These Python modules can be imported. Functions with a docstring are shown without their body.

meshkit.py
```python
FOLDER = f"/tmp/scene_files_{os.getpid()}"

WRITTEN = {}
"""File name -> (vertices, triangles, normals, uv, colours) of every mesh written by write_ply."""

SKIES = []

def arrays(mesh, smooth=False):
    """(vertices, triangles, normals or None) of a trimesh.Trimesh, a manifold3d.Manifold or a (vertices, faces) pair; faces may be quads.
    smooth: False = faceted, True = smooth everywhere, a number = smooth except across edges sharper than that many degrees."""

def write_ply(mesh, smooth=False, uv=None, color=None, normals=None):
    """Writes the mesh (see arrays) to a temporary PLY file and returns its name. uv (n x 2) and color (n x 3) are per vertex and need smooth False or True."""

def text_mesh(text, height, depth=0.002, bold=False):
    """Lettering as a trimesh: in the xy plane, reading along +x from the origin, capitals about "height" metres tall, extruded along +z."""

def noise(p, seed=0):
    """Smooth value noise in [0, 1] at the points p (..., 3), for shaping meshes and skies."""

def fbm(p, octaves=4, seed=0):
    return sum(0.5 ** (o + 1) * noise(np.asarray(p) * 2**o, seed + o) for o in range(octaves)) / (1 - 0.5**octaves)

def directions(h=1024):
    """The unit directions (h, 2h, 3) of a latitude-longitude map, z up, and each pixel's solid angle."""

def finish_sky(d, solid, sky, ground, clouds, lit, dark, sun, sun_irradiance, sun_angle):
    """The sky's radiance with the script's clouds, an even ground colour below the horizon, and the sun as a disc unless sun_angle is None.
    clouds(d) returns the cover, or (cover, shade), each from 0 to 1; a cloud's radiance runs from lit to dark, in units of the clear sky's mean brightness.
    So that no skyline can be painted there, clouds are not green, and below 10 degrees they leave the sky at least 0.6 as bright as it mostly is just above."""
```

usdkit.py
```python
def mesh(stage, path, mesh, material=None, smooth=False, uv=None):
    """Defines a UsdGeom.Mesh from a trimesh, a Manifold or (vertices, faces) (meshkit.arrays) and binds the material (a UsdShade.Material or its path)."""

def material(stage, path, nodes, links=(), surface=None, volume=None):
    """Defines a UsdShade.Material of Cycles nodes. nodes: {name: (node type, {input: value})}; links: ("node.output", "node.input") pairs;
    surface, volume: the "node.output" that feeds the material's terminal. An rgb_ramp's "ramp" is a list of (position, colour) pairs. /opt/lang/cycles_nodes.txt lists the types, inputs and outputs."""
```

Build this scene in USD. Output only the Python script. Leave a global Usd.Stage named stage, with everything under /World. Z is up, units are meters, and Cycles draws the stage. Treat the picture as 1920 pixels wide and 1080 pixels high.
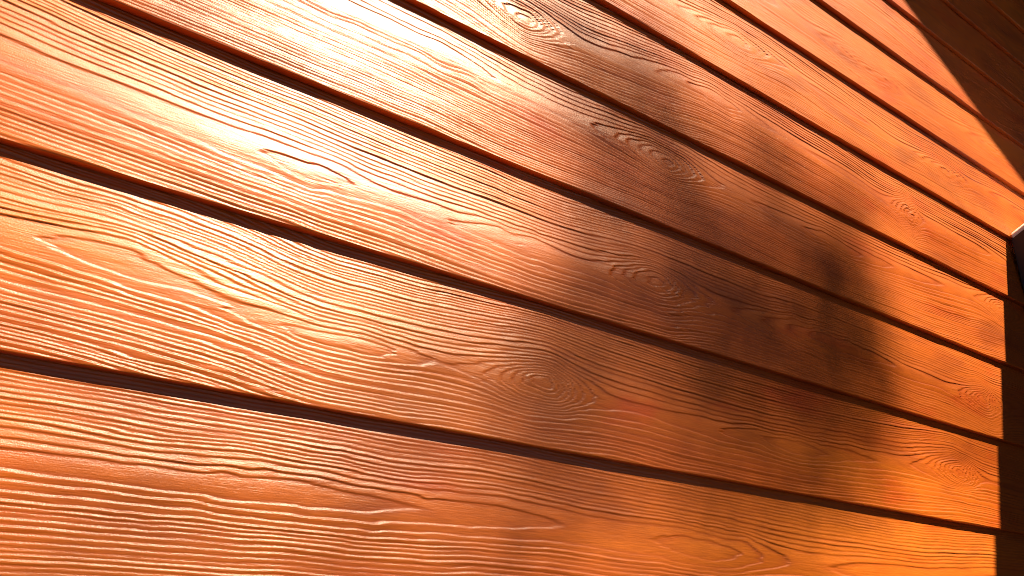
import math, random
import numpy as np, trimesh, usdkit, meshkit
from pxr import Usd, UsdGeom, UsdLux, UsdShade, Gf, Sdf, Vt

E = 0.15                       # height of one board's exposed face, metres
Z0 = 1.30                      # height of the lap called zero
stage = Usd.Stage.CreateInMemory()
UsdGeom.SetStageUpAxis(stage, 'Z'); UsdGeom.SetStageMetersPerUnit(stage, 1.0)
UsdGeom.Xform.Define(stage, '/World'); UsdGeom.Scope.Define(stage, '/World/Looks')

# ---------------------------------------------------------------- camera, sky, sun, exposure
R = np.array([[0.8208872303373204, -0.2494754818126966, -0.5137179567072249],
              [-0.5697231983787543, -0.2955333556995555, -0.7668608171617863],
              [0.039492180215909695, 0.9221832896139917, -0.3847315272479125]])
CAM = np.array([0, -3.96485472 * E, Z0 + 0.03897627 * E])
EXPOSURE = 1.18
cam = UsdGeom.Camera.Define(stage, '/World/camera')
M = np.eye(4); M[:3, :3] = R.T; M[3, :3] = CAM
cam.AddTransformOp().Set(Gf.Matrix4d(*map(float, M.ravel())))
cam.CreateHorizontalApertureAttr(36.0); cam.CreateVerticalApertureAttr(36.0 * 9 / 16); cam.CreateFocalLengthAttr(27.0)
cam.CreateClippingRangeAttr(Gf.Vec2f(0.01, 1000)); cam.CreateExposureAttr(EXPOSURE)

SUN = np.array([0.41, -1.0, 1.31])              # towards the sun
CAP_RISE = SUN[2] - SUN[0] / 0.487              # slope of the screen's capping
s_ = SUN / np.linalg.norm(SUN)
elev, rot = math.asin(s_[2]), math.atan2(s_[0], s_[1])
usdkit.material(stage, '/World/Looks/sky', {
    's': ('sky_texture', {'sky_type': 'single_scattering', 'sun_disc': False, 'sun_elevation': elev, 'sun_rotation': rot, 'air_density': 0.1, 'aerosol_density': 0.15}),
    'b': ('background_shader', {'strength': 0.05})}, [('s.color', 'b.color')], surface='b.background')
dome = UsdLux.DomeLight.Define(stage, '/World/sky')
UsdShade.MaterialBindingAPI.Apply(dome.GetPrim()).Bind(UsdShade.Material.Get(stage, '/World/Looks/sky'))
sun = UsdLux.DistantLight.Define(stage, '/World/sun')
sun.CreateNormalizeAttr(True); sun.CreateIntensityAttr(1.25); sun.CreateAngleAttr(0.65); sun.CreateColorAttr(Gf.Vec3f(1.0, 0.88, 0.63))
zx = s_; xx = np.cross([0, 0, 1], zx); xx /= np.linalg.norm(xx); yx = np.cross(zx, xx)
M = np.eye(4); M[0, :3], M[1, :3], M[2, :3] = xx, yx, zx; M[3, :3] = [0, -4, 8]
sun.AddTransformOp().Set(Gf.Matrix4d(*map(float, M.ravel())))

# ---------------------------------------------------------------- materials
def mat(name, nodes, links, surface='p.BSDF'):
    return usdkit.material(stage, '/World/Looks/' + name, nodes, links, surface=surface)

def wood(name, dark, light, seed):
    return mat(name, {
        'tc': ('texture_coordinate', {}),
        'm1': ('mapping', {'scale': (1.6, 8, 9), 'location': (seed * 3.1, 0, seed * 1.7)}),
        'n1': ('noise_texture', {'scale': 1.0, 'detail': 4, 'roughness': 0.6}),
        'm2': ('mapping', {'scale': (55, 700, 700), 'location': (seed, 0, seed)}),
        'n2': ('noise_texture', {'scale': 1.0, 'detail': 3, 'roughness': 0.6}),
        'm3': ('mapping', {'scale': (900, 900, 900)}),
        'n3': ('noise_texture', {'scale': 1.0, 'detail': 2}),
        'r1': ('rgb_ramp', {'ramp': [(0.25, dark), (0.75, light)]}),
        'lw': ('attribute', {'attribute': 'latewood'}),
        'r2': ('rgb_ramp', {'ramp': [(0.0, (1, 1, 1)), (1.0, (0.78, 0.66, 0.56))]}),
        'mx': ('mix_color', {'blend_type': 'multiply', 'fac': 1.0}),
        'r3': ('rgb_ramp', {'ramp': [(0.3, (0.86, 0.84, 0.8)), (0.7, (1.05, 1.06, 1.08))]}),
        'mx2': ('mix_color', {'blend_type': 'multiply', 'fac': 1.0}),
        'm4': ('mapping', {'scale': (5, 14, 14), 'location': (seed * 2.3, 0, 4.1 + seed)}),
        'n4': ('noise_texture', {'scale': 1.0, 'detail': 3, 'roughness': 0.55, 'distortion': 0.4}),
        'r4': ('rgb_ramp', {'ramp': [(0.30, (0.74, 0.70, 0.70)), (0.46, (1, 1, 1)), (0.56, (1, 1, 1)), (0.70, (1.0, 0.74, 0.5))]}),
        'mx3': ('mix_color', {'blend_type': 'multiply', 'fac': 1.0}),
        'ad': ('math', {'math_type': 'multiply_add', 'value2': 0.35}),
        'b': ('bump', {'strength': 0.55, 'distance': 0.0006}),
        'rr': ('map_range', {'from_min': 0.3, 'from_max': 0.7, 'to_min': 0.37, 'to_max': 0.45}),
        'p': ('principled_bsdf', {'ior': 1.5, 'coat_weight': 0.45, 'coat_roughness': 0.35, 'coat_ior': 1.5}),
    }, [('tc.object', 'm1.vector'), ('m1.vector', 'n1.vector'), ('tc.object', 'm2.vector'), ('m2.vector', 'n2.vector'),
        ('tc.object', 'm3.vector'), ('m3.vector', 'n3.vector'),
        ('n1.fac', 'r1.fac'), ('lw.fac', 'r2.fac'), ('r1.color', 'mx.a'), ('r2.color', 'mx.b'),
        ('n2.fac', 'r3.fac'), ('mx.result', 'mx2.a'), ('r3.color', 'mx2.b'),
        ('n3.fac', 'ad.value1'), ('n2.fac', 'ad.value3'), ('ad.value', 'b.height'), ('b.normal', 'p.normal'), ('b.normal', 'p.coat_normal'),
        ('n1.fac', 'rr.value'), ('rr.result', 'p.roughness'), ('tc.object', 'm4.vector'), ('m4.vector', 'n4.vector'), ('n4.fac', 'r4.fac'), ('mx2.result', 'mx3.a'), ('r4.color', 'mx3.b'), ('mx3.result', 'p.base_color')])

woods = [wood('stained_wood_%s' % n, d, l, i) for i, (n, d, l) in enumerate([
    ('amber', (0.44, 0.068, 0.002), (0.69, 0.158, 0.004)),
    ('copper', (0.45, 0.071, 0.002), (0.66, 0.142, 0.004)),
    ('honey', (0.47, 0.076, 0.002), (0.71, 0.168, 0.005))])]
black_paint = mat('black_paint', {'tc': ('texture_coordinate', {}), 'n': ('noise_texture', {'scale': 60, 'detail': 3}), 'b': ('bump', {'strength': 0.2, 'distance': 0.001}),
    'p': ('principled_bsdf', {'base_color': (0.012, 0.011, 0.010), 'roughness': 0.6})}, [('tc.object', 'n.vector'), ('n.fac', 'b.height'), ('b.normal', 'p.normal')])
pale_metal = mat('pale_metal', {'tc': ('texture_coordinate', {}), 'n': ('noise_texture', {'scale': 40, 'detail': 3}),
    'r': ('map_range', {'to_min': 0.25, 'to_max': 0.45}), 'p': ('principled_bsdf', {'base_color': (0.88, 0.87, 0.85), 'metallic': 0.4})},
    [('tc.object', 'n.vector'), ('n.fac', 'r.value'), ('r.result', 'p.roughness')])
dark_timber = mat('dark_timber', {'tc': ('texture_coordinate', {}), 'm': ('mapping', {'scale': (3, 40, 40)}), 'n': ('noise_texture', {'scale': 1.0, 'detail': 4}),
    'r': ('rgb_ramp', {'ramp': [(0.3, (0.018, 0.010, 0.006)), (0.7, (0.035, 0.019, 0.011))]}), 'p': ('principled_bsdf', {'roughness': 0.8, 'specular_ior_level': 0.1})},
    [('tc.object', 'm.vector'), ('m.vector', 'n.vector'), ('n.fac', 'r.fac'), ('r.color', 'p.base_color')])
shingle_mat = mat('roof_felt', {'tc': ('texture_coordinate', {}), 'n': ('noise_texture', {'scale': 90, 'detail': 4}),
    'r': ('rgb_ramp', {'ramp': [(0.3, (0.03, 0.03, 0.032)), (0.7, (0.08, 0.078, 0.075))]}), 'p': ('principled_bsdf', {'roughness': 0.9})},
    [('tc.object', 'n.vector'), ('n.fac', 'r.fac'), ('r.color', 'p.base_color')])
soil = mat('garden_soil', {'tc': ('texture_coordinate', {}), 'n': ('noise_texture', {'scale': 3, 'detail': 8, 'roughness': 0.7}),
    'r': ('rgb_ramp', {'ramp': [(0.3, (0.007, 0.007, 0.004)), (0.7, (0.018, 0.016, 0.009))]}), 'b': ('bump', {'strength': 0.6, 'distance': 0.03}), 'p': ('principled_bsdf', {'roughness': 0.95})},
    [('tc.object', 'n.vector'), ('n.fac', 'r.fac'), ('r.color', 'p.base_color'), ('n.fac', 'b.height'), ('b.normal', 'p.normal')])
bark = mat('bark', {'tc': ('texture_coordinate', {}), 'm': ('mapping', {'scale': (30, 30, 5)}), 'n': ('noise_texture', {'scale': 1.0, 'detail': 5}),
    'r': ('rgb_ramp', {'ramp': [(0.3, (0.05, 0.035, 0.025)), (0.7, (0.13, 0.10, 0.075))]}), 'b': ('bump', {'strength': 0.8, 'distance': 0.02}), 'p': ('principled_bsdf', {'roughness': 0.9})},
    [('tc.object', 'm.vector'), ('m.vector', 'n.vector'), ('n.fac', 'r.fac'), ('r.color', 'p.base_color'), ('n.fac', 'b.height'), ('b.normal', 'p.normal')])
leaf_mat = mat('leaf', {'g': ('geometry', {}), 'r': ('rgb_ramp', {'ramp': [(0, (0.035, 0.07, 0.015)), (1, (0.08, 0.12, 0.03))]}),
    'p': ('principled_bsdf', {'roughness': 0.5}), 't': ('translucent_bsdf', {'color': (0.10, 0.16, 0.03)}), 'mx': ('mix_closure', {'fac': 0.25})},
    [('g.random_per_island', 'r.fac'), ('r.color', 'p.base_color'), ('p.BSDF', 'mx.closure1'), ('t.BSDF', 'mx.closure2')], surface='mx.closure')

# ---------------------------------------------------------------- helpers
used = {}
def numbered(path):
    n = used.get(path, 0); used[path] = n + 1
    return path if n == 0 else '%s_%03d' % (path, n)
def tag(prim, label=None, category=None, group=None, kind=None):
    for k, v in (('label', label), ('category', category), ('group', group), ('kind', kind)):
        if v: prim.SetCustomDataByKey(k, v)
def thing(name, label, category, loc=(0, 0, 0)):
    x = UsdGeom.Xform.Define(stage, numbered('/World/' + name)); x.AddTranslateOp().Set(Gf.Vec3d(*map(float, loc)))
    tag(x.GetPrim(), label, category)
    return x
def part(name, mesh, m, parent, smooth=False):
    return usdkit.mesh(stage, numbered(str(parent.GetPath()) + '/' + name), mesh, m, smooth=smooth)
def noise2(x, y, seed):
    return meshkit.noise(np.stack([x, y, np.full_like(x, 0.37)], -1), seed) - 0.5
def fbm2(x, y, seed, octaves=3):
    return sum(0.5 ** o * noise2(x * 2 ** o, y * 2 ** o, seed + 17 * o) for o in range(octaves))

# ---------------------------------------------------------------- the boards: embossed grain as relief
# per board: rings per board height above / below the pith line, base depth, pith line points (x, u),
# knots (x, u, half length, half height, rings, dip), all in board heights
SPEC = {
    0: dict(ru=44, rl=42, h0=0.15, c=[(-2, .60), (0, .56), (1.2, .55), (3, .52), (4.6, .49), (7, .45), (9, .5)],
            knots=[(4.56, .49, .50, .09, 1.2, .5), (1.3, .56, .9, .08, .5, .2)]),
    1: dict(ru=43, rl=40, h0=0.13, c=[(-2, .62), (0, .58), (.8, .50), (1.5, .40), (2.99, .41), (4.5, .38), (6.5, .42), (8.36, .49), (10, .45)],
            knots=[(2.99, .41, .24, .085, 3.4, .40), (2.95, .56, .42, .26, 3.0, 0), (8.36, .49, .22, .085, 3.4, .4), (8.3, .60, .4, .26, 2.6, 0), (1.6, .40, .5, .05, 1.3, .5), (5.6, .40, .8, .07, 1.0, .4), (.35, .66, .35, .08, 1.1, .3)]),
    2: dict(ru=44, rl=40, h0=0.20, c=[(-2, .55), (0, .5), (1, .45), (2, .42), (3.06, .40), (4.07, .46), (6, .48), (9.16, .42), (11, .5)],
            knots=[(4.07, .47, .30, .09, 2.8, .4), (4.1, .32, .5, .22, 2.4, 0), (2.75, .40, .6, .08, 1.3, .4), (9.16, .42, .26, .10, 3.2, .4), (9.2, .36, .35, .3, 2.2, 0), (6.2, .5, .8, .1, 1.2, .3), (1.2, .36, .35, .08, 1.1, .2)]),
    3: dict(ru=32, rl=42, h0=0.17, c=[(-2, .72), (1.5, .68), (3, .66), (4.2, .69), (6, .62), (8, .64), (10.2, .74), (12, .7)],
            knots=[(4.25, .66, .34, .10, 3.0, .4), (4.3, .48, .5, .22, 3.4, 0), (10.2, .70, .22, .16, 3.2, .8), (1.9, .70, .9, .07, .9, .4), (6.7, .6, .6, .08, 1.2, .3)]),
    4: dict(ru=30, rl=38, h0=0.19, c=[(-2, .5), (2, .42), (2.7, .38), (4, .52), (5, .65), (6.5, .6), (8.24, .48), (11, .5)],
            knots=[(2.7, .36, .24, .10, 3.2, .4), (2.7, .28, .45, .26, 2.2, 0), (8.24, .47, .16, .20, 4.0, .7), (5.0, .66, .6, .09, 1.5, .4)]),
    5: dict(ru=36, rl=46, h0=0.2, c=[(-2, .5), (4, .42), (6, .55), (8, .45), (11, .55), (15, .5)],
            knots=[(5.4, .48, .4, .12, 2.0, .6), (9.4, .5, .35, .12, 2.0, .6)]),
}

def ring_field(x, u, k):
    sp = SPEC.get(k)
    rng = np.random.RandomState(100 + k)
    if sp is None:
        pts = [(xx_, 0.5 + rng.uniform(-.16, .16)) for xx_ in np.arange(-40, 60, 2.3)]
        sp = dict(ru=rng.uniform(26, 38), rl=rng.uniform(26, 40), h0=rng.uniform(.18, .26), c=pts,
                  knots=[(xx_ + rng.uniform(-1.2, 1.2), .5 + rng.uniform(-.15, .15), rng.uniform(.25, .5), .15, rng.uniform(1.5, 4.5), .8) for xx_ in np.arange(-38, 58, 4.1)])
    cp = np.array(sp['c'], float)
    # smooth interpolation of the pith line
    from scipy.interpolate import PchipInterpolator
    ext = np.r_[[[cp[0, 0] - 40, .5]], cp, [[cp[-1, 0] + 40, .5]]]
    c = PchipInterpolator(ext[:, 0], ext[:, 1])(x) + 0.05 * noise2(x * 1.1, x * 0, 7 + k)
    # warp of the whole field: slow wander plus local wobble
    uw = u + 0.075 * noise2(x * 0.55, u * 1.5, 31 + k) + 0.034 * noise2(x * 1.7, u * 3.2, 47 + k) + 0.015 * noise2(x * 3.6, u * 5, 59 + k) + 0.004 * noise2(x * 10, u * 14, 61 + k)
    for kx, ku, sx, su, rings, dip in sp['knots']:
        if dip > 0:
            near = np.exp(-((x - kx) / (1.3 * sx + .1)) ** 2 - ((u - ku) / (2.2 * su + .05)) ** 2)
            uw = uw + near * (0.06 * noise2(x * 4.5, u * 7, 300 + k) + 0.02 * noise2(x * 11, u * 15, 301 + k))
    h = sp['h0'] * (1.0 + 1.15 * noise2(x * 0.42, x * 0, 71 + k))
    h2 = h * h
    bump = 0
    for kx, ku, sx, su, rings, dip in sp['knots']:
        skew = (x - kx) * (1 + 0.25 * np.sign(x - kx))
        h2 = h2 * (1 - dip * np.exp(-(skew / (sx * 1.6)) ** 2))
        g = np.exp(-(np.abs(skew) / sx) ** 1.6 - (np.abs(uw - ku) / su) ** 2 * 0.5)
        bump = bump - rings * g
    d = uw - c
    rate = np.where(d > 0, sp['ru'], sp['rl'])
    rr = np.sqrt(d * d + h2 * np.exp(-(d / .5) ** 2)) - 0.0
    phi = rate * rr + (1 - 1) * 0
    # keep the two halves continuous across the pith line
    wsm = 1 / (1 + np.exp(-d / 0.05)); phi = (sp['ru'] * wsm + sp['rl'] * (1 - wsm)) * rr
    phi = phi + bump + 40
    phi = phi + 1.5 * noise2(phi * 0.33, phi * 0, 83 + k) + 0.6 * noise2(phi * 0.8, x * .2, 89 + k)
    return phi

def relief(x, u, k, du, dx):
    """height (board heights, outward) and latewood tint on the grid x (1, n), u (m, 1)"""
    X, U = np.broadcast_arrays(x, u); X = X.astype(float); U = U.astype(float)
    jit = 0.13 * noise2(X * 2.6, U * 42, 5 + k) + 0.10 * noise2(X * 6.0, U * 78, 6 + k) + 0.08 * noise2(X * 1.3, U * 24, 8 + k)
    base = ring_field(X, U, k)
    gu = np.gradient(base, U[:, 0], axis=0); gx = np.gradient(base, X[0], axis=1)
    jit = (1.0 if k < 3 else 0.5) * jit * np.minimum(1.0, 5.0 / (np.abs(gx) + 0.5))
    phi = ring_field(X + jit, U, k)
    grad = np.sqrt(gu ** 2 + gx ** 2) + 1e-6
    pitch = np.clip(1 / grad, 0.012, 0.3)
    f = phi - np.floor(phi); n = np.floor(phi)
    hsh = np.abs(np.sin(n * 127.1 + k * 31.7) * 43758.5453) % 1.0
    w = np.clip(0.0095 / pitch, 0.12, 0.46)
    rise = np.where(f < w, f / w, 1.0); rise = rise * rise * (3 - 2 * rise)
    fall = np.where(f < w, 0.0, (f - w) / (1 - w))
    prof = rise * (1 - fall ** 1.25)
    amp = 0.0068 * np.clip(pitch / 0.030, 0.35, 1.1) * (0.55 + 0.6 * hsh)
    mask = np.clip(0.85 + 0.9 * noise2(X * 0.8, U * 2.6, 91 + k) + 0.5 * noise2(X * 3.2, U * 9, 93 + k), 0.15, 1.25)
    amp = amp * mask * np.clip(0.95 + 1.3 * noise2(X * 1.1, n * 7.3, 98 + k) + 0.7 * noise2(X * 4.0, n * 5.1, 99 + k), 0.12, 1.35)
    macro = 0.009 * noise2(X * 1.1, U * 2.4, 95 + k) + 0.005 * noise2(X * 3.1, U * 6, 96 + k) + 0.0012 * noise2(X * 9, U * 30, 97 + k)
    late = np.exp(-((np.minimum(f, 1 - f)) / 0.16) ** 2) * np.clip(mask, 0, 1)
    # torn fibres where the rings open out
    s1 = np.clip((noise2(X * 4.2, U * 70, 401 + k) - 0.16) / 0.16, 0, 1); s2 = np.clip((noise2(X * 8.5, U * 105, 403 + k) - 0.2) / 0.16, 0, 1)
    patch = np.clip(2.2 * noise2(X * 1.0, U * 3, 405 + k) + 0.15, 0, 1)
    torn = (0.0026 * s1 + 0.0018 * s2) * np.clip((pitch - 0.026) / 0.03, 0, 1) * patch
    return amp * prof - 0.003 + macro - torn, late

TH = 0.06           # board thickness
def xgrid(x0, x1, fine):
    xs = [x0]; 
    while xs[-1] < x1:
        x = xs[-1]
        if x < -1.6: s = 0.25
        elif x < 15: s = fine * (0.014 + 0.0026 * max(0, x))
        else: s = 0.3
        xs.append(x + s)
    return np.array(xs)

def board(k, x0, x1, rows, fine, parent):
    xs = xgrid(x0, x1, fine)
    us = np.r_[0.0, 0.0025, 0.006, np.linspace(0.011, 1.10, rows)]
    hh, late = relief(xs[None, :], us[:, None], k, None, None)
    rng = np.random.RandomState(500 + k)
    rnd = np.zeros(len(us)); rnd[:3] = [0.0075, 0.003, 0.0007]
    edge = 0.0030 * noise2(xs * 1.2, xs * 0, 200 + k) + 0.0016 * noise2(xs * 14, xs * 0, 201 + k)
    bow = 0.010 * noise2(xs * 0.12, xs * 0, 203 + k)
    Y = TH * np.minimum(us, 1.1)[:, None] - hh * np.clip(us / 0.014, 0.2, 1)[:, None] + rnd[:, None] + 0.006
    ZZ = us[:, None] + (edge * 1.0)[None, :] * np.exp(-us / 0.01)[:, None] + bow[None, :]
    X = np.broadcast_to(xs[None, :], Y.shape)
    g = np.stack([X, Y, ZZ], -1)
    back0 = np.stack([xs, np.full_like(xs, TH + 0.0), edge + bow + 0.0], -1)[None]
    backt = np.stack([xs, np.full_like(xs, TH * 1.1 + TH), np.full_like(xs, 1.10) + bow], -1)[None]
    g = np.concatenate([back0, g, backt], 0)
    late = np.concatenate([late[:1] * 0, late, late[-1:] * 0], 0)
    m, n = g.shape[:2]
    v = g.reshape(-1, 3) * E + [0, 0, Z0 + k * E]
    i = np.arange(m * n).reshape(m, n)
    q = np.stack([i[:-1, :-1], i[:-1, 1:], i[1:, 1:], i[1:, :-1]], -1).reshape(-1, 4)
    f = np.vstack([q[:, [0, 1, 2]], q[:, [0, 2, 3]]])
    # back face and the two ends, as fans between first and last row / column
    b = np.stack([i[-1, :-1], i[-1, 1:], i[0, 1:], i[0, :-1]], -1); f = np.vstack([f, b[:, [0, 1, 2]], b[:, [0, 2, 3]]])
    e0 = [[i[0, 0], i[j, 0], i[j + 1, 0]] for j in range(1, m - 1)]; e1 = [[i[0, -1], i[j + 1, -1], i[j, -1]] for j in range(1, m - 1)]
    f = np.vstack([f, e0, e1])
    me = UsdGeom.Mesh.Define(stage, numbered(str(parent.GetPath()) + '/board'))
    me.CreatePointsAttr(Vt.Vec3fArray.FromNumpy(v.astype(np.float32)))
    me.CreateFaceVertexCountsAttr(Vt.IntArray.FromNumpy(np.full(len(f), 3, np.int32)))
    me.CreateFaceVertexIndicesAttr(Vt.IntArray.FromNumpy(f.astype(np.int32).ravel()))
    me.CreateSubdivisionSchemeAttr('none')
    # smooth normals on the face, from the grid itself; the butt edge stays crisp
    vv = v.reshape(m, n, 3); tu = np.gradient(vv, axis=0); tx = np.gradient(vv, axis=1)
    inner = vv[1:-1]; tu[1:-1] = np.gradient(inner, axis=0)
    nn = np.cross(tx, tu); nn /= np.linalg.norm(nn, axis=-1, keepdims=True) + 1e-12
    nn[0] = [0, 0.3, -1]; nn[-1] = [0, 0, 1]
    nn[1] = nn[1] * 0.4 + np.array([0, 0, -1.0]); nn /= np.linalg.norm(nn, axis=-1, keepdims=True)
    me.CreateNormalsAttr(Vt.Vec3fArray.FromNumpy(nn.reshape(-1, 3).astype(np.float32))); me.SetNormalsInterpolation('vertex')
    UsdGeom.PrimvarsAPI(me).CreatePrimvar('latewood', Sdf.ValueTypeNames.FloatArray, 'vertex').Set(Vt.FloatArray.FromNumpy(late.astype(np.float32).ravel()))
    UsdShade.MaterialBindingAPI.Apply(me.GetPrim()).Bind(woods[(k * 2 + (k // 3)) % 3])
    return me

# the roof verge: its edge casts the slanting shadow
OV = 7.0                                       # overhang, board heights
SH0, SH1 = np.array([9.16, 8.22]), np.array([11.78, 6.25])     # two points of the shadow's edge on the wall
edge0 = np.array([SH0[0] + SUN[0] * OV, -OV, SH0[1] + SUN[2] * OV]); slope = (SH1[1] - SH0[1]) / (SH1[0] - SH0[0])
def verge_z(x): return edge0[2] + slope * (x - edge0[0])
def verge_x(z): return edge0[0] + (z - edge0[2]) / slope

wall = thing('siding_wall', 'orange stained wall of overlapping boards with embossed wood grain, filling the picture', 'wall')
tag(wall.GetPrim(), kind='thing')
for k in range(-9, 21):
    x1 = min(26.0, verge_x(k + 0.2)); x0 = -8.0 + 0.0 * k
    if x1 < 0: continue
    detail = {0: (230, .8), 1: (250, .8), 2: (270, .8), 3: (340, .8), 4: (290, .95), 5: (210, 1.5), -1: (80, 3)}
    rows, fine = detail.get(k, (80, 2.4) if 6 <= k <= 10 else (20, 8.0))
    b = board(k, x0, x1, rows, fine, wall)
# sheathing behind the boards closes the wall
sh = trimesh.creation.box([(26 + 8) * E, 0.02, 0.1])
poly = np.array([(-8, -9), (26, -9), (26, max(-9, verge_z(26))), (-8, verge_z(-8))])
def prism(poly_xz, y0, y1):
    from shapely.geometry import Polygon
    m = trimesh.creation.extrude_polygon(Polygon(poly_xz), abs(y1 - y0), engine='earcut')
    v = m.vertices.copy(); m.vertices = np.c_[v[:, 0], min(y0, y1) + v[:, 2], v[:, 1]]; m.invert(); return m
pz = lambda p: np.c_[np.array(p)[:, 0] * E, Z0 + np.array(p)[:, 1] * E]
part('sheathing', prism(pz(poly), 0.13 * E, 0.26 * E), dark_timber, wall)

# ---------------------------------------------------------------- black screen at the right edge, with a pale metal capping
SX = 10.82
scr = thing('side_screen', 'black upright screen with a pale metal edge, at the right edge beside the boards', 'screen')
out = 7.0; ZT = 4.98
panel = [(0.00, -9), (0.00, ZT), (-out, ZT + CAP_RISE * out), (-out, -9)]
def slab_yz(pyz, x0, x1):
    m = prism(np.array(pyz), x0, x1)             # built as x<-y, z ; extruded along y
    v = m.vertices.copy(); m.vertices = np.c_[v[:, 1], v[:, 0], v[:, 2]]; m.invert(); return m
part('panel', slab_yz([(y * E, Z0 + z * E) for y, z in panel], (SX + 0.02) * E, (SX + 0.5) * E), black_paint, scr)
# capping: a rounded metal bead along the sloping top
n = 18; a = np.linspace(0, 2 * np.pi, n, endpoint=False); rad = 0.11
ring = np.c_[np.cos(a) * 0.30, np.sin(a) * rad]
cv = []
for y in np.r_[-0.02, np.linspace(-0.3, -out - 0.1, 12)]:
    zc = ZT - CAP_RISE * y + rad * 0.25
    for p in ring: cv.append([(SX + 0.30 + p[0]) * E, y * E, Z0 + (zc + p[1]) * E])
cv = np.array(cv); ns = len(cv) // n
cf = [];
for j in range(ns - 1):
    for i_ in range(n):
        a0, a1 = j * n + i_, j * n + (i_ + 1) % n
        cf += [[a0, a1, a1 + n], [a0, a1 + n, a0 + n]]
for i_ in range(1, n - 1): cf += [[0, i_ + 1, i_], [(ns - 1) * n, (ns - 1) * n + i_, (ns - 1) * n + i_ + 1]]
part('capping', (cv, np.array(cf)), pale_metal, scr, smooth=40)

# ---------------------------------------------------------------- roof verge above the wall
rf = thing('roof_verge', 'dark boarded roof overhang whose sloping edge shades the upper right boards', 'roof')
xa, xb = -8.0, 26.0
def sheet(y0, y1, dz0, dz1):
    return prism(pz([(xa, verge_z(xa) + dz0), (xb, verge_z(xb) + dz0), (xb, verge_z(xb) + dz1), (xa, verge_z(xa) + dz1)]), y0 * E, y1 * E)
part('soffit', sheet(-OV + 0.16, 1.4, 0.0, 0.12), dark_timber, rf)
part('bargeboard', sheet(-OV, -OV + 0.15, 0.0, 1.3), dark_timber, rf)
part('roof_deck', sheet(-OV - 0.2, 1.4, 1.31, 1.55), shingle_mat, rf)

# ---------------------------------------------------------------- ground and the tree that dapples the wall
g = trimesh.creation.box([30, 24, 0.2]); g.apply_translation([0, -7, Z0 - 9 * E - 0.06 - 0.1])
gm = usdkit.mesh(stage, '/World/ground', g, soil); tag(gm.GetPrim(), kind='structure')

rng = np.random.RandomState(11)
def leafs(centres, size):
    n = len(centres)
    d = rng.normal(size=(n, 3)); d /= np.linalg.norm(d, axis=1)[:, None]
    w = np.cross(d, rng.normal(size=(n, 3))); w /= np.linalg.norm(w, axis=1)[:, None]
    nrm = np.cross(d, w)
    L = size * rng.uniform(.7, 1.25, (n, 1)); Wd = L * 0.30
    P = [centres - d * L * .5, centres - d * L * .12 + w * Wd, centres + d * L * .22 + w * Wd * .8, centres + d * L * .5 - nrm * L * .08, centres + d * L * .22 - w * Wd * .8, centres - d * L * .12 - w * Wd]
    v = np.stack(P, 1).reshape(-1, 3)
    f = (np.arange(n) * 6)[:, None, None] + np.array([[0, 1, 5], [1, 2, 5], [2, 4, 5], [2, 3, 4]])[None]
    return v, f.reshape(-1, 3)
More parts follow.
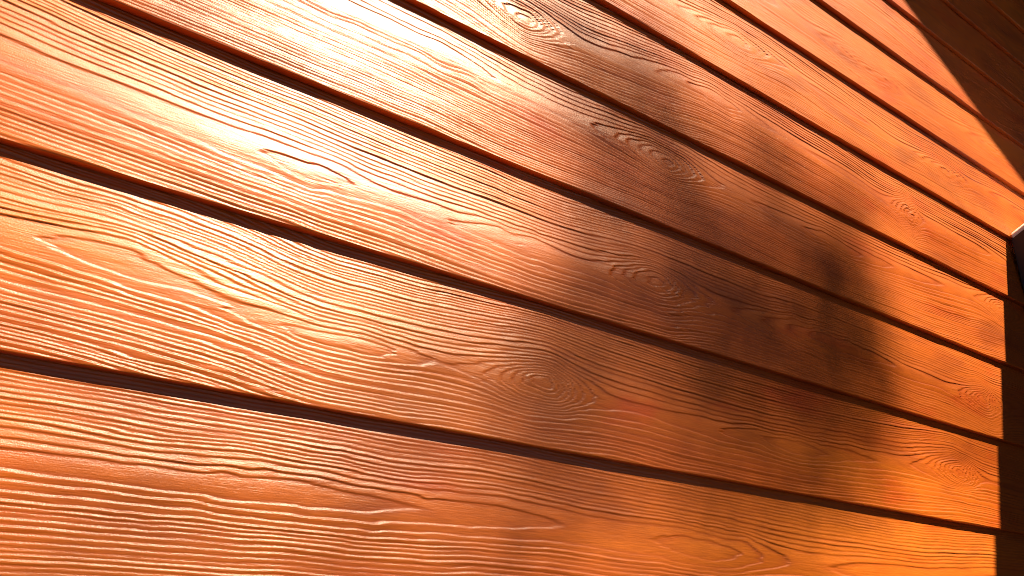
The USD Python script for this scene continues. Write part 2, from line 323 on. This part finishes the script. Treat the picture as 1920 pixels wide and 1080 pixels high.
def limb(pts, r0, r1, n=9):
    pts = np.array(pts, float); v, f = [], []
    for j, p in enumerate(pts):
        t = pts[min(j + 1, len(pts) - 1)] - pts[max(j - 1, 0)]; t /= np.linalg.norm(t)
        s = np.cross(t, [0.3, 0.9, 0.1]); s /= np.linalg.norm(s); q = np.cross(t, s)
        r = r0 + (r1 - r0) * j / (len(pts) - 1)
        for a_ in np.linspace(0, 2 * np.pi, n, endpoint=False): v.append(p + r * (np.cos(a_) * s + np.sin(a_) * q))
    for j in range(len(pts) - 1):
        for i_ in range(n):
            a0, a1 = j * n + i_, j * n + (i_ + 1) % n; f += [[a0, a1, a1 + n], [a0, a1 + n, a0 + n]]
    return trimesh.Trimesh(np.array(v), np.array(f), process=False)
# low outer twigs: where each one's shade falls on the wall (x, z, radius in board heights, leaf cover)
SHADE = [(3.2, 4.3, .6, 1.2), (3.9, 4.15, .75, 1.6), (4.9, 3.6, .85, .9), (4.1, 3.2, .85, .7), (5.7, 3.4, .9, .8), (6.5, 3.5, .75, .8),
         (7.05, 3.9, .55, .9), (7.2, 4.5, .35, .7), (6.0, 2.5, .9, 1.0), (5.0, 2.2, .9, 1.0), (4.1, 1.8, .9, .9), (6.8, 2.8, .7, 1.1), (7.2, 3.2, .45, .8),
         (5.6, 1.5, .85, 1.1), (4.7, 1.2, .8, 1.0), (3.35, .8, .6, 1.2), (6.4, 1.7, .6, 1.2), (3.2, 1.8, .8, .8), (4.4, 4.7, .5, .5), (3.5, 2.5, .8, .6), (5.4, .8, .6, .7), (7.1, 2.2, .4, .8), (4.3, .6, .6, .6), (.65, .1, .5, .8), (1.5, -.15, .75, .6), (2.4, 0, .7, .5), (0, -.1, .6, .4), (5.6, 4.3, .6, .3), (2.9, 5.0, .4, .6), (.3, .4, 1.0, .2), (1.4, .4, 1.0, .2), (2.5, .6, 1.0, .3), (1.6, 1.35, .8, .15), (2.5, 1.45, .8, .32), (7.2, 2.9, .4, .4), (6.9, 1.95, .5, .7), (6.6, 1.35, .6, .6), (6.2, .9, .5, .3), (7.3, 2.5, .4, .4)]
DIST = 10.8
cen, tips = [], []
for x, z, r, cover in SHADE:
    D = DIST + rng.uniform(-.6, .9)
    p = np.array([x * E, 0, Z0 + z * E]) + s_ * D; tips.append(p)
    nl = int(0.64 * cover * math.pi * (r * E) ** 2 / (0.00055 * 0.62)) + 1
    o = rng.normal(size=(nl, 3)); o *= (rng.uniform(0, 1, (nl, 1)) ** .4 * r * E) / np.linalg.norm(o, axis=1)[:, None]
    cen.append(p + o)
low_leaf = np.concatenate(cen)
TX = 24 * E; hub = np.array([5.2 * E, 0, Z0 + 2.6 * E]) + s_ * (DIST + .3)
trunk_xy = np.array([hub[0] + 2.9, hub[1] - 0.2]); gz = Z0 - 9 * E - 0.06
tree = thing('garden_tree', 'leafy garden tree whose low branch throws the soft brown shade across the boards', 'tree', (0, 0, 0))
tk = [[trunk_xy[0] + .06 * math.sin(q * 2), trunk_xy[1] + .05 * math.cos(q * 3), gz + 9.2 * q] for q in np.linspace(0, 1, 12)]
branches = [limb(tk, .15, .03)]
fork = np.array([trunk_xy[0], trunk_xy[1], hub[2] - .7])
for i_ in range(7):
    q = np.array([trunk_xy[0], trunk_xy[1], gz + 5.4 + .5 * i_]); an = i_ * 1.9 - .9; e_ = q + np.array([math.cos(an) * 1.1, math.sin(an) * 1.1, .7])
    if e_[0] < trunk_xy[0] - .4: e_[0] = trunk_xy[0] - .4
    branches.append(limb([q, q * .5 + e_ * .5 + [0, 0, .1], e_], .05, .012, 7))
part('trunk', trimesh.util.concatenate(branches), bark, tree, smooth=50)
path = [fork, fork * .6 + hub * .4 + [0, 0, .12], hub * .75 + fork * .25 + [0, 0, .15], hub]
part('low_branch', trimesh.util.concatenate([limb(path, .04, .012)] + [limb([hub, hub * .5 + t * .5 + [0, 0, .02], t], .006, .002, 5) for t in tips]), bark, tree, smooth=50)
o = rng.normal(size=(5200, 3)); o /= np.linalg.norm(o, axis=1)[:, None]
cl = rng.normal(size=(60, 3)); cl /= np.linalg.norm(cl, axis=1)[:, None]; cl *= rng.uniform(.5, 1, (60, 1)) * [1.25, 1.25, 1.5]
cc = cl[rng.randint(60, size=5200)] + o * rng.uniform(0, .42, (5200, 1)) + [trunk_xy[0] + .75, trunk_xy[1], gz + 8.0]
part('crown', leafs(cc, 0.085), leaf_mat, tree)
part('low_foliage', leafs(low_leaf, 0.036), leaf_mat, tree)
